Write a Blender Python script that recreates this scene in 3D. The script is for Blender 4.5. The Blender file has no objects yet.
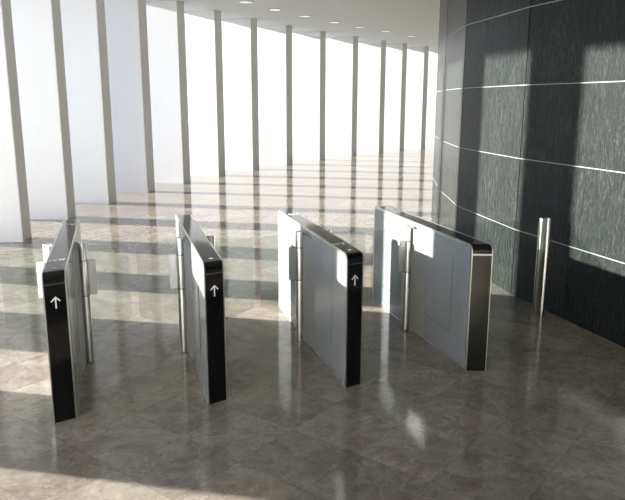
import bpy, bmesh, math, random
from mathutils import Vector, Matrix
S = bpy.context.scene
C = S.collection
R = math.radians

# ------------------------------------------------------------------ helpers
def link(name, bm, mat, parent=None, smooth=False, loc=None):
    bmesh.ops.recalc_face_normals(bm, faces=bm.faces)
    me = bpy.data.meshes.new(name)
    bm.to_mesh(me); bm.free()
    me.materials.append(mat)
    if smooth:
        for p in me.polygons: p.use_smooth = True
        me.set_sharp_from_angle(angle=R(35))
    o = bpy.data.objects.new(name, me)
    C.objects.link(o)
    if parent: o.parent = parent
    if loc: o.location = loc
    return o

def box(bm, x0, x1, y0, y1, z0, z1, bev=0.0, seg=2):
    t = bmesh.new()
    vs = [t.verts.new((x, y, z)) for x in (x0, x1) for y in (y0, y1) for z in (z0, z1)]
    for f in ((0, 1, 3, 2), (4, 6, 7, 5), (0, 4, 5, 1), (2, 3, 7, 6), (0, 2, 6, 4), (1, 5, 7, 3)):
        t.faces.new([vs[i] for i in f])
    if bev: bmesh.ops.bevel(t, geom=t.edges[:], offset=bev, segments=seg, affect='EDGES', profile=.5)
    add(bm, t)

def add(bm, t):
    m = {}
    for v in t.verts: m[v] = bm.verts.new(v.co)
    for f in t.faces: bm.faces.new([m[v] for v in f.verts])
    t.free()

def tube(bm, x, y, r, z0, z1, n=32, bev=0.004):
    """upright cylinder with a softened rim"""
    rings = [(r - bev, z0), (r, z0 + bev), (r, z1 - bev), (r - bev * .3, z1 - bev * .3), (r - bev, z1)]
    vv = []
    for rr, z in rings:
        vv.append([bm.verts.new((x + rr * math.cos(2 * math.pi * i / n), y + rr * math.sin(2 * math.pi * i / n), z)) for i in range(n)])
    for a, b in zip(vv, vv[1:]):
        for i in range(n):
            bm.faces.new((a[i], a[(i + 1) % n], b[(i + 1) % n], b[i]))
    bm.faces.new(vv[0][::-1]); bm.faces.new(vv[-1])

def prism(bm, pts, axis, a, b):
    """2-D outline extruded along an axis: axis 'z' pts=(x,y); 'y' pts=(x,z); 'x' pts=(y,z)"""
    def P(p, t):
        return {'z': (p[0], p[1], t), 'y': (p[0], t, p[1]), 'x': (t, p[0], p[1])}[axis]
    A = [bm.verts.new(P(p, a)) for p in pts]; B = [bm.verts.new(P(p, b)) for p in pts]
    bm.faces.new(A[::-1]); bm.faces.new(B)
    n = len(pts)
    for i in range(n): bm.faces.new((A[i], A[(i + 1) % n], B[(i + 1) % n], B[i]))

def round_poly(pts, rads, n=6):
    out = []
    N = len(pts)
    for i, p in enumerate(pts):
        r = rads[i]
        if r <= 0: out.append(tuple(p)); continue
        p = Vector(p); a = (Vector(pts[i - 1]) - p).normalized(); b = (Vector(pts[(i + 1) % N]) - p).normalized()
        ang = a.angle(b); d = r / math.tan(ang / 2)
        c = p + (a + b).normalized() * (r / math.sin(ang / 2))
        s, e = p + a * d - c, p + b * d - c
        for k in range(n + 1):
            t = k / n; v = s.lerp(e, t).normalized() * r
            out.append(tuple(c + v))
    return out

def tag(o, label, cat, group=None):
    o['label'] = label; o['category'] = cat; o['kind'] = 'thing'
    if group: o['group'] = group
    return o

def struct(o):
    o['kind'] = 'structure'; return o

def empty(name, loc):
    o = bpy.data.objects.new(name, None); C.objects.link(o); o.location = loc
    o.empty_display_size = .2
    return o

# ---------------------------------------------------------------- materials
def mat(name, col=(.5, .5, .5), rough=.5, metal=0., spec=.5, coat=0.):
    m = bpy.data.materials.new(name); m.use_nodes = True
    b = m.node_tree.nodes['Principled BSDF']
    b.inputs['Base Color'].default_value = (*col, 1)
    b.inputs['Roughness'].default_value = rough
    b.inputs['Metallic'].default_value = metal
    b.inputs['Specular IOR Level'].default_value = spec
    b.inputs['Coat Weight'].default_value = coat
    b.inputs['Coat Roughness'].default_value = .04
    return m

class NT:
    def __init__(s, m): s.t = m.node_tree; s.b = s.t.nodes['Principled BSDF']
    def n(s, typ, **kw):
        n = s.t.nodes.new(typ)
        for k, v in kw.items():
            if k.startswith('i_'): n.inputs[k[2:].replace('_', ' ')].default_value = v
            else: setattr(n, k, v)
        return n
    def l(s, a, b): s.t.links.new(a, b)
    def math(s, op, a, b=None, clamp=False):
        n = s.t.nodes.new('ShaderNodeMath'); n.operation = op; n.use_clamp = clamp
        for i, v in enumerate((a, b)):
            if v is None: continue
            if isinstance(v, (int, float)): n.inputs[i].default_value = v
            else: s.l(v, n.inputs[i])
        return n.outputs[0]
    def ramp(s, fac, stops):
        n = s.t.nodes.new('ShaderNodeValToRGB'); e = n.color_ramp.elements
        while len(e) < len(stops): e.new(.5)
        for k, (p, c) in enumerate(stops):
            e[k].position = p; e[k].color = (*c, 1) if len(c) == 3 else c
        s.l(fac, n.inputs[0]); return n.outputs[0]
    def mix(s, fac, a, b, mode='MIX'):
        n = s.t.nodes.new('ShaderNodeMix'); n.data_type = 'RGBA'; n.blend_type = mode
        for sock, v in ((n.inputs[0], fac), (n.inputs[6], a), (n.inputs[7], b)):
            if isinstance(v, (int, float)): sock.default_value = v
            elif isinstance(v, tuple): sock.default_value = (*v, 1)
            else: s.l(v, sock)
        return n.outputs[2]

def marble():
    m = mat('polished_marble_tiles', rough=.1, spec=.33); t = NT(m)
    tc = t.n('ShaderNodeTexCoord')
    mp = t.n('ShaderNodeMapping'); mp.vector_type = 'TEXTURE'
    mp.inputs['Rotation'].default_value = (0, 0, R(36))
    t.l(tc.outputs['Object'], mp.inputs['Vector'])
    sx = t.n('ShaderNodeSeparateXYZ'); t.l(mp.outputs[0], sx.inputs[0])
    T = .49
    u = t.math('DIVIDE', t.math('ADD', sx.outputs[0], -2.54 + 40 * T), T)
    v = t.math('DIVIDE', t.math('ADD', sx.outputs[1], -2.01 + 40 * T), T)
    fu, fv = t.math('FRACT', u), t.math('FRACT', v)
    iu, iv = t.math('FLOOR', u), t.math('FLOOR', v)
    cid = t.n('ShaderNodeCombineXYZ'); t.l(iu, cid.inputs[0]); t.l(iv, cid.inputs[1])
    wn = t.n('ShaderNodeTexWhiteNoise'); wn.noise_dimensions = '2D'; t.l(cid.outputs[0], wn.inputs['Vector'])
    # every slab gets its own offset and quarter-turn of the veining
    off = t.n('ShaderNodeVectorMath', operation='SCALE'); off.inputs['Scale'].default_value = 30
    t.l(wn.outputs['Color'], off.inputs[0])
    vec = t.n('ShaderNodeVectorMath', operation='ADD')
    t.l(tc.outputs['Object'], vec.inputs[0]); t.l(off.outputs[0], vec.inputs[1])
    n1 = t.n('ShaderNodeTexNoise', i_Scale=3.2, i_Detail=8., i_Roughness=.62, i_Distortion=1.6)
    n2 = t.n('ShaderNodeTexNoise', i_Scale=14., i_Detail=8., i_Roughness=.7, i_Distortion=.8)
    n3 = t.n('ShaderNodeTexNoise', i_Scale=2.3, i_Detail=5., i_Roughness=.55, i_Distortion=2.4)
    for n in (n1, n2, n3): t.l(vec.outputs[0], n.inputs['Vector'])
    c = t.ramp(n1.outputs['Fac'], [(.30, (.158, .133, .105)), (.46, (.209, .182, .148)), (.60, (.250, .222, .184)), (.74, (.312, .281, .237))])
    c = t.mix(t.ramp(n2.outputs['Fac'], [(.36, (.55, .55, .55)), (.49, (0, 0, 0))]), c, (.12, .096, .072))
    vein = t.math('ABSOLUTE', t.math('SUBTRACT', n3.outputs['Fac'], .5))
    c = t.mix(t.ramp(vein, [(.0, (.65, .65, .65)), (.02, (0, 0, 0))]), c, (.31, .285, .25))
    tone = t.math('ADD', t.math('MULTIPLY', wn.outputs['Value'], .26), .87)
    cc = t.n('ShaderNodeCombineColor')
    for i in range(3): t.l(tone, cc.inputs[i])
    c = t.mix(1., c, cc.outputs[0], 'MULTIPLY')
    e = t.math('MINIMUM', t.math('MINIMUM', fu, t.math('SUBTRACT', 1., fu)), t.math('MINIMUM', fv, t.math('SUBTRACT', 1., fv)))
    j = t.math('LESS_THAN', e, .0035)
    c = t.mix(t.math('MULTIPLY', j, .55), c, (.07, .057, .044))
    t.l(c, t.b.inputs['Base Color'])
    rr = t.math('ADD', t.math('MULTIPLY', n2.outputs['Fac'], .06), .06)
    t.l(rr, t.b.inputs['Roughness'])
    bp = t.n('ShaderNodeBump', i_Strength=.02, i_Distance=.02); t.l(n1.outputs['Fac'], bp.inputs['Height'])
    t.l(bp.outputs[0], t.b.inputs['Normal'])
    return m

def stone():
    m = mat('streaked_black_stone', rough=.34, spec=.08); t = NT(m)
    tc = t.n('ShaderNodeTexCoord')
    def noise(scale, sz, detail, dist=0., rough=.65):
        mp = t.n('ShaderNodeMapping'); mp.inputs['Scale'].default_value = (1, 1, sz)
        t.l(tc.outputs['Object'], mp.inputs[0])
        n = t.n('ShaderNodeTexNoise', i_Scale=scale, i_Detail=detail, i_Distortion=dist, i_Roughness=rough)
        t.l(mp.outputs[0], n.inputs['Vector']); return n.outputs['Fac']
    a = noise(75, .10, 7, 1.2, .8)       # fine vertical streaks
    b = noise(120, .5, 4, 0, .7)         # grain
    g = noise(3.2, .35, 5, .8)           # cloudy patches
    c = noise(5, .16, 5, 2.2)            # a few strong pale veins
    col = t.ramp(a, [(.38, (.006, .0078, .0074)), (.49, (.018, .021, .0198)), (.58, (.042, .048, .045)), (.69, (.115, .126, .119))])
    col = t.mix(t.ramp(b, [(.40, (.65, .65, .65)), (.58, (0, 0, 0))]), col, (.010, .0122, .0116))
    col = t.mix(t.ramp(g, [(.38, (.55, .55, .55)), (.60, (0, 0, 0))]), col, (.015, .0176, .0167))
    vein = t.math('ABSOLUTE', t.math('SUBTRACT', c, .53))
    col = t.mix(t.ramp(vein, [(0., (.30, .30, .30)), (.007, (0, 0, 0))]), col, (.12, .128, .12))
    t.l(col, t.b.inputs['Base Color'])
    bp = t.n('ShaderNodeBump', i_Strength=.22, i_Distance=.004); t.l(a, bp.inputs['Height']); t.l(bp.outputs[0], t.b.inputs['Normal'])
    t.l(t.math('ADD', t.math('MULTIPLY', b, .2), .14), t.b.inputs['Roughness'])
    return m

def brushed(name, col, rough, vertical=True):
    m = mat(name, col, rough, 1.); t = NT(m)
    tc = t.n('ShaderNodeTexCoord'); mp = t.n('ShaderNodeMapping')
    mp.inputs['Scale'].default_value = (400, 400, 4) if vertical else (400, 6, 400)
    t.l(tc.outputs['Object'], mp.inputs[0])
    n = t.n('ShaderNodeTexNoise', i_Scale=1., i_Detail=3.); t.l(mp.outputs[0], n.inputs['Vector'])
    t.l(t.math('ADD', t.math('MULTIPLY', n.outputs['Fac'], .14), rough - .07), t.b.inputs['Roughness'])
    return m

def glass(name, tint, f0=1.45):
    m = bpy.data.materials.new(name); m.use_nodes = True
    nt = m.node_tree; nt.nodes.clear()
    o = nt.nodes.new('ShaderNodeOutputMaterial'); mx = nt.nodes.new('ShaderNodeMixShader')
    tr = nt.nodes.new('ShaderNodeBsdfTransparent'); tr.inputs[0].default_value = (*tint, 1)
    gl = nt.nodes.new('ShaderNodeBsdfGlossy'); gl.inputs['Roughness'].default_value = .02
    fr = nt.nodes.new('ShaderNodeFresnel'); fr.inputs[0].default_value = f0
    # same reflectance on the way in and on the way out of the sheet
    ge = nt.nodes.new('ShaderNodeNewGeometry'); mm = nt.nodes.new('ShaderNodeMapRange')
    mm.inputs['To Min'].default_value = f0; mm.inputs['To Max'].default_value = 1 / f0
    nt.links.new(ge.outputs['Backfacing'], mm.inputs['Value']); nt.links.new(mm.outputs[0], fr.inputs[0])
    nt.links.new(fr.outputs[0], mx.inputs[0]); nt.links.new(tr.outputs[0], mx.inputs[1]); nt.links.new(gl.outputs[0], mx.inputs[2])
    nt.links.new(mx.outputs[0], o.inputs[0])
    return m

def plaster(name, col, rough=.7):
    m = mat(name, col, rough, spec=.3); t = NT(m)
    tc = t.n('ShaderNodeTexCoord')
    n = t.n('ShaderNodeTexNoise', i_Scale=2.5, i_Detail=6., i_Roughness=.6); t.l(tc.outputs['Object'], n.inputs['Vector'])
    t.l(t.ramp(n.outputs['Fac'], [(.3, tuple(c * .985 for c in col)), (.7, tuple(min(1, c * 1.01) for c in col))]), t.b.inputs['Base Color'])
    return m

M_floor = marble()
M_stone = stone()
M_fin = plaster('white_plaster_fin', (.80, .80, .80))
M_ceil = plaster('ceiling_paint', (.57, .595, .585))
M_back = plaster('bounce_wall_paint', (.55, .54, .52))  # pale so the added wall behind the camera bounces light inside
M_ground = plaster('plaza_paving', (.45, .44, .42), .8)
M_steel = brushed('brushed_steel', (.74, .735, .70), .32)
M_housing = brushed('brushed_housing_steel', (.33, .33, .315), .55)
M_housing.node_tree.nodes['Principled BSDF'].inputs['Metallic'].default_value = .1
M_frame = brushed('satin_steel_frame', (.72, .71, .68), .30)
M_dark = brushed('dark_polished_steel', (.10, .098, .087), .14)
M_black = mat('black_glass', (.004, .004, .0045), .08, spec=.35)
M_panel = mat('pale_lacquered_panel', (.26, .276, .288), .22, spec=.5, coat=.3)
M_seam = mat('panel_seam', (.04, .042, .045), .6)
M_print = mat('white_print', (.93, .93, .93), .5)
M_plate = mat('satin_clamp_plate', (.55, .56, .55), .35, metal=.6)
M_plate_white = mat('white_clamp_plate', (.93, .93, .91), .4)
M_plate_grey = mat('grey_clamp_plate', (.30, .31, .31), .4)
M_strip = mat('pale_strip', (.20, .212, .208), .45)
M_joint = mat('dark_joint', (.006, .0065, .0065), 1., spec=0.)
M_glass = glass('tinted_glass', (.885, .915, .895))
M_lamp = mat('lamp_diffuser', (.9, .9, .88), .5)
M_lamp.node_tree.nodes['Principled BSDF'].inputs['Emission Color'].default_value = (1, .98, .92, 1)
M_lamp.node_tree.nodes['Principled BSDF'].inputs['Emission Strength'].default_value = .55
M_ring = mat('lamp_ring', (.55, .56, .55), .5)

# ------------------------------------------------------------- architecture
CEIL = 4.40
FIN_T, FIN_D, SLAB = .37, 1.2, 1.1
# inner near corner of each fin (x, y) and the heading of the facade there
seen = [(-1.376, 10.546, 13.0), (-.857, 12.418, 18.9), (-.170, 14.115, 25.0), (.673, 15.718, 30.4), (1.638, 17.218, 35.0),
        (2.753, 18.689, 39.2), (4.012, 20.131, 42.9), (5.431, 21.568, 46.2), (6.998, 22.993, 49.1), (8.696, 24.395, 51.7),
        (10.308, 25.626, 53.6), (11.634, 26.579, 54.9), (13.104, 27.589, 56.1)]
near = [(-1.66, 8.73, 9.0), (-1.80, 6.93, 6.0), (-1.86, 5.10, 3.0), (-1.90, 3.34, 2.0)]
for i in range(4): near.append((-1.93, 1.5 - 1.84 * i, 0.0))
far = []
x, y, h = seen[-1]
for i in range(5):
    h += 1.6; x += 1.8 * math.sin(R(h)); y += 1.8 * math.cos(R(h)); far.append((x, y, h))

def dirs(h): return Vector((math.sin(R(h)), math.cos(R(h)))), Vector((-math.cos(R(h)), math.sin(R(h))))

def fin_dir(i):
    """plan direction of fin number i (1 = leftmost in view), outward; the blades fan out towards the near end"""
    tab = {-2: 182, -1: 181, 0: 171, 1: 170, 2: 165, 3: 157, 4: 152, 5: 148.5}
    a = R(tab.get(i, 182 if i < 0 else 145)); return Vector((math.cos(a), math.sin(a)))

def fin(x, y, h, i):
    t, _ = dirs(h); n = fin_dir(i); bm = bmesh.new()
    p = Vector((0, 0))
    pts = [p, p + t * FIN_T, p + t * FIN_T + n * FIN_D, p + n * FIN_D]
    prism(bm, [tuple(v) for v in pts], 'z', 0, CEIL - .001)
    bmesh.ops.bevel(bm, geom=[e for e in bm.edges if abs(e.verts[0].co.z - e.verts[1].co.z) > 1], offset=.008, segments=2, affect='EDGES')
    return link('column', bm, M_fin, None, loc=(x, y, 0))

ordn = ['leftmost', 'second', 'third', 'fourth', 'fifth', 'sixth', 'seventh', 'eighth', 'ninth', 'tenth', 'eleventh', 'twelfth', 'thirteenth']
how = ['nearest white fin column, cut by the left edge of the photo',
       'second white fin column from the left, rising behind the leftmost gate',
       'third white fin column from the left, bluish side in shade',
       'fourth white fin column from the left, just left of the second gate',
       'fifth white fin column from the left, straight above the second gate',
       'sixth white fin column from the left, first with a bright sunlit side',
       'seventh white fin column from the left, above the lane between second and third gates',
       'eighth white fin column from the left, above the back of the third gate',
       'ninth white fin column from the left, fifth from the black stone wall',
       'tenth white fin column from the left, fourth from the black stone wall',
       'third white fin column from the black stone wall',
       'second white fin column from the black stone wall',
       'farthest white fin column in view, beside the black stone wall']
GF = 'row of tall white fin columns along the curved facade'
for i, s in enumerate(seen): tag(fin(*s, i + 1), how[i], 'column', GF)
for i, s in enumerate(near): tag(fin(*s, -i), 'white fin column beyond the left edge of the photo', 'column', GF)
for i, s in enumerate(far): tag(fin(*s, 14 + i), 'white fin column hidden beyond the black stone wall', 'column', GF)

def arc(off):
    out = []
    allf = near[::-1] + seen + far
    for x, y, h in allf:
        t, n = dirs(h); p = Vector((x, y)) + t * FIN_T * .5 + n * off; out.append((p.x, p.y))
    return out

def slab(name, pts, z0, z1, m):
    bm = bmesh.new(); prism(bm, pts, 'z', z0, z1)
    bmesh.ops.triangulate(bm, faces=[f for f in bm.faces if len(f.verts) > 4])
    return struct(link(name, bm, m))
a = arc(SLAB)
YB = -6.5
a[0] = (a[0][0], YB)
slab('ceiling', a + [(32, a[-1][1]), (32, YB)], CEIL, CEIL + .5, M_ceil)
a = arc(FIN_D + .6); a[0] = (a[0][0], YB)
slab('floor', a + [(32, a[-1][1]), (32, YB)], -.12, 0, M_floor)
bm = bmesh.new(); box(bm, -150, 150, -120, 180, -.5, -.14); struct(link('ground', bm, M_ground))

# black stone core wall: flat slabs following a curve
J = [(4.075, 4.44), (4.05, 6.14), (4.26, 7.81), (4.78, 9.34), (5.439, 10.907)]
h = 22.8; p = J[-1]
for i in range(8):
    h += 9.6; p = (p[0] + 1.7 * math.sin(R(h)), p[1] + 1.7 * math.cos(R(h))); J.append(p)
h = -.8; p = J[0]; B = []
for i in range(6):
    h -= 8.; p = (p[0] - 1.7 * math.sin(R(h)), p[1] - 1.7 * math.cos(R(h))); B.append(p)
wl = B[::-1] + J
bm = bmesh.new()
prism(bm, wl + [(30, wl[-1][1]), (30, wl[0][1])], 'z', 0, CEIL)
bmesh.ops.triangulate(bm, faces=[f for f in bm.faces if len(f.verts) > 4])
struct(link('wall_right', bm, M_stone))

def offset(poly, d):
    out = []
    for i, p in enumerate(poly):
        ns = []
        for a, b in ((i - 1, i), (i, i + 1)):
            if 0 <= a and b < len(poly):
                t = (Vector(poly[b]) - Vector(poly[a])).normalized(); ns.append(Vector((-t.y, t.x)))
        n = sum(ns, Vector((0, 0))).normalized(); out.append(tuple(Vector(p) + n * d / max(.5, n.dot(ns[0]))))
    return out
vis = wl[3:-4]
o1, o0 = offset(vis, .004), offset(vis, -.01)
for i, z in enumerate((.715, 1.467, 2.211, 2.966, 3.72)):
    bm = bmesh.new()
    prism(bm, o1 + o0[::-1], 'z', z - .004, z + .004)
    struct(link('trim_%d' % (i + 1), bm, M_strip))
bm = bmesh.new()
for (px, py), (ox, oy) in list(zip(vis, offset(vis, .0015)))[1:-1]:
    d = (Vector((ox, oy)) - Vector((px, py))).normalized(); t = Vector((-d.y, d.x)) * .006
    q = [Vector((ox, oy)) + t, Vector((ox, oy)) - t, Vector((px, py)) - t - d * .01, Vector((px, py)) + t - d * .01]
    prism(bm, [tuple(v) for v in q], 'z', 0, CEIL)
struct(link('trim_6', bm, M_joint))
bm = bmesh.new(); box(bm, -3.6, wl[0][0] + 1, YB - .3, YB, 0, CEIL); struct(link('wall_back_added', bm, M_back))  # unseen wall, added to keep sky light out and bounce light forward

# downlights
DL = [(3.27, 16.95), (4.26, 18.09), (5.38, 19.18), (6.64, 20.35), (7.86, 21.42), (9.14, 22.33), (10.69, 23.69)]
proto = None
for i, (x, y) in enumerate(DL):
    if proto is None:
        r = empty('downlight', (x, y, CEIL))
        bm = bmesh.new()
        n = 32
        prof = [(.20, 0), (.20, -.012), (.165, -.018), (.155, -.004)]
        vv = [[bm.verts.new((a * math.cos(2 * math.pi * k / n), a * math.sin(2 * math.pi * k / n), z)) for k in range(n)] for a, z in prof]
        for A_, B_ in zip(vv, vv[1:]):
            for k in range(n): bm.faces.new((A_[k], A_[(k + 1) % n], B_[(k + 1) % n], B_[k]))
        link('lamp_ring', bm, M_ring, r, True)
        bm = bmesh.new(); tube(bm, 0, 0, .16, -.008, -.001, 32, .001); link('diffuser', bm, M_lamp, r)
        proto = r
    else:
        r = proto.copy(); C.objects.link(r); r.location = (x, y, CEIL)
        for ch in proto.children:
            c = ch.copy(); C.objects.link(c); c.parent = r
    lab = ['nearest', 'second nearest', 'third nearest', 'middle', 'third farthest', 'second farthest', 'farthest'][i]
    tag(r, lab + ' of the seven round recessed downlights in the ceiling', 'downlight', 'recessed downlights in the ceiling')

# ------------------------------------------------------------------- gates
K = .341            # the ends are cut on the slant
YF, YE = -1.05, 1.04
def profile(y0, y1, z1=1.0, r=.055, z0=0.0):
    return round_poly([(y0, z0), (y0, z1), (y1, z1), (y1, z0)], [0, r, r, 0], 8)

def loft(bm, secs):
    """secs: list of (x, closed profile of (y,z))"""
    vv = [[bm.verts.new((x, y, z)) for y, z in pr] for x, pr in secs]
    for A_, B_ in zip(vv, vv[1:]):
        n = len(A_)
        for k in range(n): bm.faces.new((A_[k], A_[(k + 1) % n], B_[(k + 1) % n], B_[k]))
    bm.faces.new(vv[0][::-1]); bm.faces.new(vv[-1])

def make_gate(loc, W, long_left, kind):
    g = empty('speed_gate', loc)
    hw = W / 2
    def ends(x):
        d = (x + hw) * K if long_left else (hw - x) * K
        return YF + d, YE - d
    def sec(x, ins=0., z0=0., r=.055):
        a, b = ends(x); return (x, profile(a + ins, b - ins, 1.0 - ins, r - ins * .5, z0))
    e = .007
    # dark cover wrapping over top and both ends
    bm = bmesh.new(); loft(bm, [sec(-hw + e, .002), sec(hw - e, .002)])
    link('cover', bm, M_black if kind != 'mirror' else M_black, g, True)
    for s in (-1, 1):
        bm = bmesh.new()
        x0, x1 = (-hw, -hw + e) if s < 0 else (hw - e, hw)
        loft(bm, [sec(x0), sec(x1)])
        fr = link('side_frame', bm, M_frame, g, True)
        # pale panel inside the frame, rounded upper corners
        a, b = ends(s * hw)
        xs = s * hw
        bm = bmesh.new()
        pr = round_poly([(a + .022, .012), (a + .022, .978), (b - .022, .978), (b - .022, .012)], [0, .042, .042, 0], 8)
        prism(bm, pr, 'x', xs - .004 * s, xs + .0015 * s)
        pn = link('side_panel', bm, M_panel, g)
        for yy0, yy1 in ((-.715, -.25), (.29, .745)):
            bm = bmesh.new(); w = .0055; z0, z1 = .225, .87; xa, xb = sorted((xs + .001 * s, xs + .0022 * s))
            box(bm, xa, xb, yy0, yy0 + w, z0, z1); box(bm, xa, xb, yy1 - w, yy1, z0, z1)
            box(bm, xa, xb, yy0 + w, yy1 - w, z0, z0 + w)
            link('hatch_seam', bm, M_seam, pn)
        if kind == 'mirror' and s > 0: continue
        # bulging steel housing round the hinge
        bm = bmesh.new()
        N = 24; L_ = .285
        pts = [(xs - .002 * s, -L_)] + [(xs + s * .030 * (math.cos(math.pi * (k / N - .5)) ** 1.5), -L_ + 2 * L_ * k / N) for k in range(1, N)] + [(xs - .002 * s, L_)]
        prism(bm, pts, 'z', .002, .945)
        link('hinge_housing', bm, M_housing, g, True)
        cx = xs + .056 * s
        bm = bmesh.new(); tube(bm, cx, .02, .033, 0, .972)
        hp = link('hinge_post', bm, M_steel, g, True)
        bm = bmesh.new(); tube(bm, cx, .02, .0355, .55, .83, bev=.003)
        link('sleeve', bm, M_frame, hp, True)
        for zz in (.546, .830):
            bm = bmesh.new(); tube(bm, cx, .02, .0348, zz, zz + .005, bev=.0005)
            link('sleeve_seam', bm, M_seam, hp, True)
        # glass wing reaching to the middle of the lane
        xf = xs + .40 * s
        bm = bmesh.new()
        pr = round_poly([(cx + .03 * s, .215), (xf, .33), (xf, .94), (cx + .03 * s, .955)], [.03, .035, .03, .03], 6)
        prism(bm, pr, 'y', .015, .025)
        gw = link('glass_wing', bm, M_glass, g)
        bm = bmesh.new()
        xa, xb = sorted((cx + .034 * s, cx + .090 * s))
        box(bm, xa, xb, .004, .014, .555, .835, .003); box(bm, xa, xb, .026, .036, .555, .835, .003)
        link('clamp_plate', bm, M_plate, gw, True)
    if kind == 'mirror':
        # polished steel end plates below the black top, with a bright band
        for which in (0, 1):
            bm = bmesh.new(); bb = bmesh.new()
            vs = []
            for x in (-hw + e, hw - e):
                yy = ends(x)[which]; sg = -1 if which == 0 else 1
                for z in (.004, .918):
                    vs.append(bm.verts.new((x, yy + sg * .0005, z)))
                for z in (.918, .932):
                    bb.verts.new((x, yy + sg * .0012, z))
            bm.faces.new([vs[0], vs[2], vs[3], vs[1]])
            bb.verts.ensure_lookup_table(); q = bb.verts
            bb.faces.new([q[0], q[2], q[3], q[1]])
            for t in (bm, bb):
                ex = bmesh.ops.extrude_face_region(t, geom=t.faces[:])
                bmesh.ops.translate(t, vec=(0, .006 if which == 0 else -.006, 0), verts=[v for v in ex['geom'] if isinstance(v, bmesh.types.BMVert)])
            ep = link('end_plate', bm, M_dark, g)
            link('band', bb, M_frame, ep)
    else:
        # hairline seams and the arrow on the near end
        def fpt(x, z, out): return Vector((x, ends(x)[0] + .002 - out, z))
        def fquad(bm, poly, out=.0008):
            A_ = [bm.verts.new(fpt(x, z, out)) for x, z in poly]; B_ = [bm.verts.new(fpt(x, z, -.001)) for x, z in poly]
            bm.faces.new(A_); bm.faces.new(B_[::-1]); n = len(A_)
            for k in range(n): bm.faces.new((A_[k], B_[k], B_[(k + 1) % n], A_[(k + 1) % n]))
        bm = bmesh.new()
        fquad(bm, [(-hw + e, .922), (hw - e, .922), (hw - e, .9255), (-hw + e, .9255)])
        link('cover_seam', bm, mat_seam_grey, g)
        bm = bmesh.new()
        w = .0042
        fquad(bm, [(-w, .765), (w, .765), (w, .836), (-w, .836)])
        for s in (-1, 1):
            fquad(bm, [(0, .845), (0, .833), (s * .024, .808), (s * .029, .814)], .001)
        link('arrow_sign', bm, M_print, g)
        # small cross mark on the top, towards the near end
        bm = bmesh.new()
        z0, z1 = .9975, .9988
        yc = -.90
        box(bm, -.018, .018, yc - .004, yc + .004, z0, z1); box(bm, -.004, .004, yc - .014, yc + .014, z0, z1)
        link('cross_mark', bm, M_print2, g)
        # hairline across the top behind the reader
        bm = bmesh.new()
        box(bm, -hw + e, hw - e, -.952, -.949, z0, .9984); link('cover_seam', bm, mat_seam_grey, g)
    return g

mat_seam_grey = mat('grey_hairline', (.16, .16, .16), .4)
M_print2 = mat('grey_print', (.55, .55, .55), .5)

def icons(g, yc, flip):
    """two white pictograms and a short line of small print on the black top"""
    z0, z1 = .9975, .9995
    f = -1 if flip else 1
    bm = bmesh.new()
    def b(x0, x1, y0, y1):
        xa, xb = sorted((x0 * f, x1 * f)); ya, yb = sorted((yc + y0 * f, yc + y1 * f)); box(bm, xa * 1.15, xb * 1.15, ya, yb, z0, z1)
    def disc(cx, cy, r):
        prism(bm, [(f * (cx + r * math.cos(k * math.pi / 8)), yc + f * (cy + r * 1.6 * math.sin(k * math.pi / 8))) for k in range(16)], 'z', z0, z1)
    # left: a ticket held to a reader
    b(-.046, -.026, .005, .012); b(-.046, -.040, -.020, .030); disc(-.024, .008, .009); b(-.014, -.006, -.010, .022)
    # right: an open hand over waves
    disc(.020, .014, .010)
    prism(bm, [(f * x, yc + f * y) for x, y in ((.008, .045), (.014, .048), (.024, .012), (.017, .004))], 'z', z0, z1)
    prism(bm, [(f * x, yc + f * y) for x, y in ((.040, .050), (.046, .046), (.030, .000), (.023, .008))], 'z', z0, z1)
    b(.016, .032, -.020, -.008)
    link('pictogram', bm, M_print, g)
    bm = bmesh.new()
    x = -.046
    random.seed(4)
    while x < .040:
        w = random.choice((.006, .009, .012)); xa, xb = sorted((x * f, (x + w) * f)); ya, yb = sorted((yc - .048 * f, yc - .042 * f))
        box(bm, xa, xb, ya, yb, z0, .9986); x += w + .003
    link('print_line', bm, M_print2, g)

GY = 5.36
def paint_plates(g, m):
    for ch in g.children:
        for gc in ch.children:
            if gc.name.startswith('clamp_plate'):
                gc.material_slots[0].link = 'OBJECT'; gc.material_slots[0].material = m
G = 'row of speed gates across the hall'
g1 = make_gate((-.409, GY, 0), .138, True, 'arrow')
tag(g1, 'leftmost black topped speed gate, seen almost end on, white arrow on its black end', 'turnstile', G)
gates = [g1]
for x, lab in ((.588, 'second speed gate from the left, black end with white arrow, slim cross mark on top'),
               (1.585, 'third speed gate from the left, pale side panel in view, pictograms and arrow on black')):
    r = g1.copy(); C.objects.link(r); r.location = (x, GY, 0)
    for ch in list(g1.children):
        c = ch.copy(); C.objects.link(c); c.parent = r
        for gc in ch.children:
            d = gc.copy(); C.objects.link(d); d.parent = c
    r['label'] = lab; gates.append(r)
paint_plates(gates[0], M_plate_white); paint_plates(gates[1], M_plate_white); paint_plates(gates[2], M_plate_grey)
for g in (gates[0], gates[2]):
    icons(g, -.69, False); icons(g, .73, True)
g4 = make_gate((2.522 + .0745, GY + .005, 0), .149, False, 'mirror')
tag(g4, 'rightmost and widest speed gate, polished steel end without an arrow, nearest the black wall', 'turnstile', G)

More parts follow.
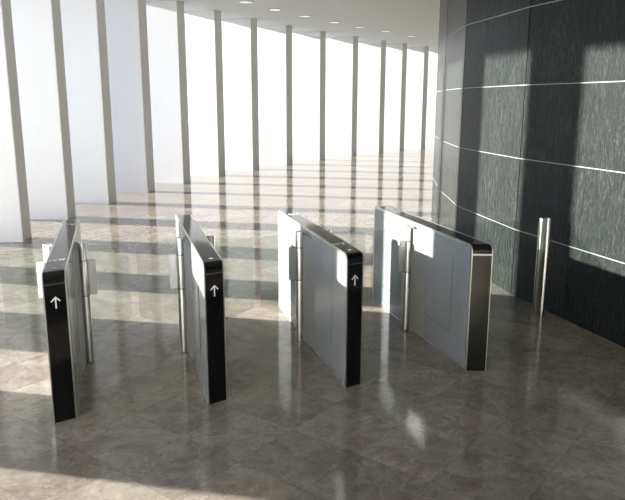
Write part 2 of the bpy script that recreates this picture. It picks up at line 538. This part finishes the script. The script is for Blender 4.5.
# fixed glass and its post beside the stone wall
b = empty('end_post', (3.89, 5.40, 0))
bm = bmesh.new(); tube(bm, .026, 0, .030, 0, .972); link('pole', bm, M_steel, b, True)
bm = bmesh.new()
box(bm, -.062, .0, -.022, .022, 0, .970, .004)
link('channel', bm, M_steel, b, True)
bm = bmesh.new(); box(bm, -.0645, -.060, -.0075, .0075, .02, .965); link('gasket', bm, M_seam, b)
bm = bmesh.new()
pr = round_poly([(2.6735 - 3.89, .10), (-.064, .10), (-.064, .955), (2.6735 - 3.89, .955)], [.01, .01, .02, .02], 4)
prism(bm, pr, 'y', -.005, .005)
gp = link('glass_panel', bm, M_glass, b); gp['label'] = 'fixed clear glass panel'
tag(b, 'slim steel end post with a fixed glass panel, standing before the black stone wall', 'post')

# ------------------------------------------------------------------- light
az, el = R(152), R(13.9)
d = Vector((math.cos(az) * math.cos(el), math.sin(az) * math.cos(el), math.sin(el)))
L = bpy.data.lights.new('sun', 'SUN'); L.energy = 25.0; L.angle = R(.9); L.color = (1, .968, .90)
so = bpy.data.objects.new('sun', L); C.objects.link(so); so.location = (-20, 20, 12)
so.rotation_euler = d.to_track_quat('Z', 'Y').to_euler()
w = bpy.data.worlds.new('sky'); S.world = w; w.use_nodes = True
nt = w.node_tree; bg = nt.nodes['Background']
sk = nt.nodes.new('ShaderNodeTexSky'); sk.sky_type = 'NISHITA'; sk.sun_disc = False
sk.sun_elevation = R(32); sk.sun_rotation = R(90) - az; sk.air_density = 1.0; sk.dust_density = 0.; sk.air_density = 1.4; sk.ozone_density = 3.
tm = nt.nodes.new('ShaderNodeMix'); tm.data_type = 'RGBA'; tm.blend_type = 'MULTIPLY'; tm.inputs[0].default_value = 1.
tm.inputs[7].default_value = (.78, .94, 1.3, 1)
nt.links.new(sk.outputs[0], tm.inputs[6]); nt.links.new(tm.outputs[2], bg.inputs[0]); bg.inputs[1].default_value = .14

# ------------------------------------------------------------------ camera
cam = bpy.data.cameras.new('camera'); co = bpy.data.objects.new('camera', cam); C.objects.link(co)
r_ = Vector((.9597818629509423, -.2807369365736343, .0023554179395351006))
u_ = Vector((.05835325227795497, .2076903303018595, .9764525716324833))
f_ = Vector((.27461550119941147, .9370440219874175, -.21571932541763675))
m = Matrix.Identity(4)
for i in range(3): m[i][0] = r_[i]; m[i][1] = u_[i]; m[i][2] = -f_[i]
m.translation = (0, 0, 2.04012)
co.matrix_world = m
cam.sensor_width = 36; cam.lens = 671.25 * 36 / 625; cam.clip_start = .05; cam.clip_end = 500
S.camera = co
S.view_settings.view_transform = 'Standard'; S.view_settings.look = 'None'
S.view_settings.exposure = 0.12; S.view_settings.gamma = 1.0; S.view_settings.use_curve_mapping = False
S.cycles.max_bounces = 14; S.cycles.diffuse_bounces = 8; S.cycles.glossy_bounces = 6; S.cycles.transparent_max_bounces = 24
S.cycles.sample_clamp_indirect = 8
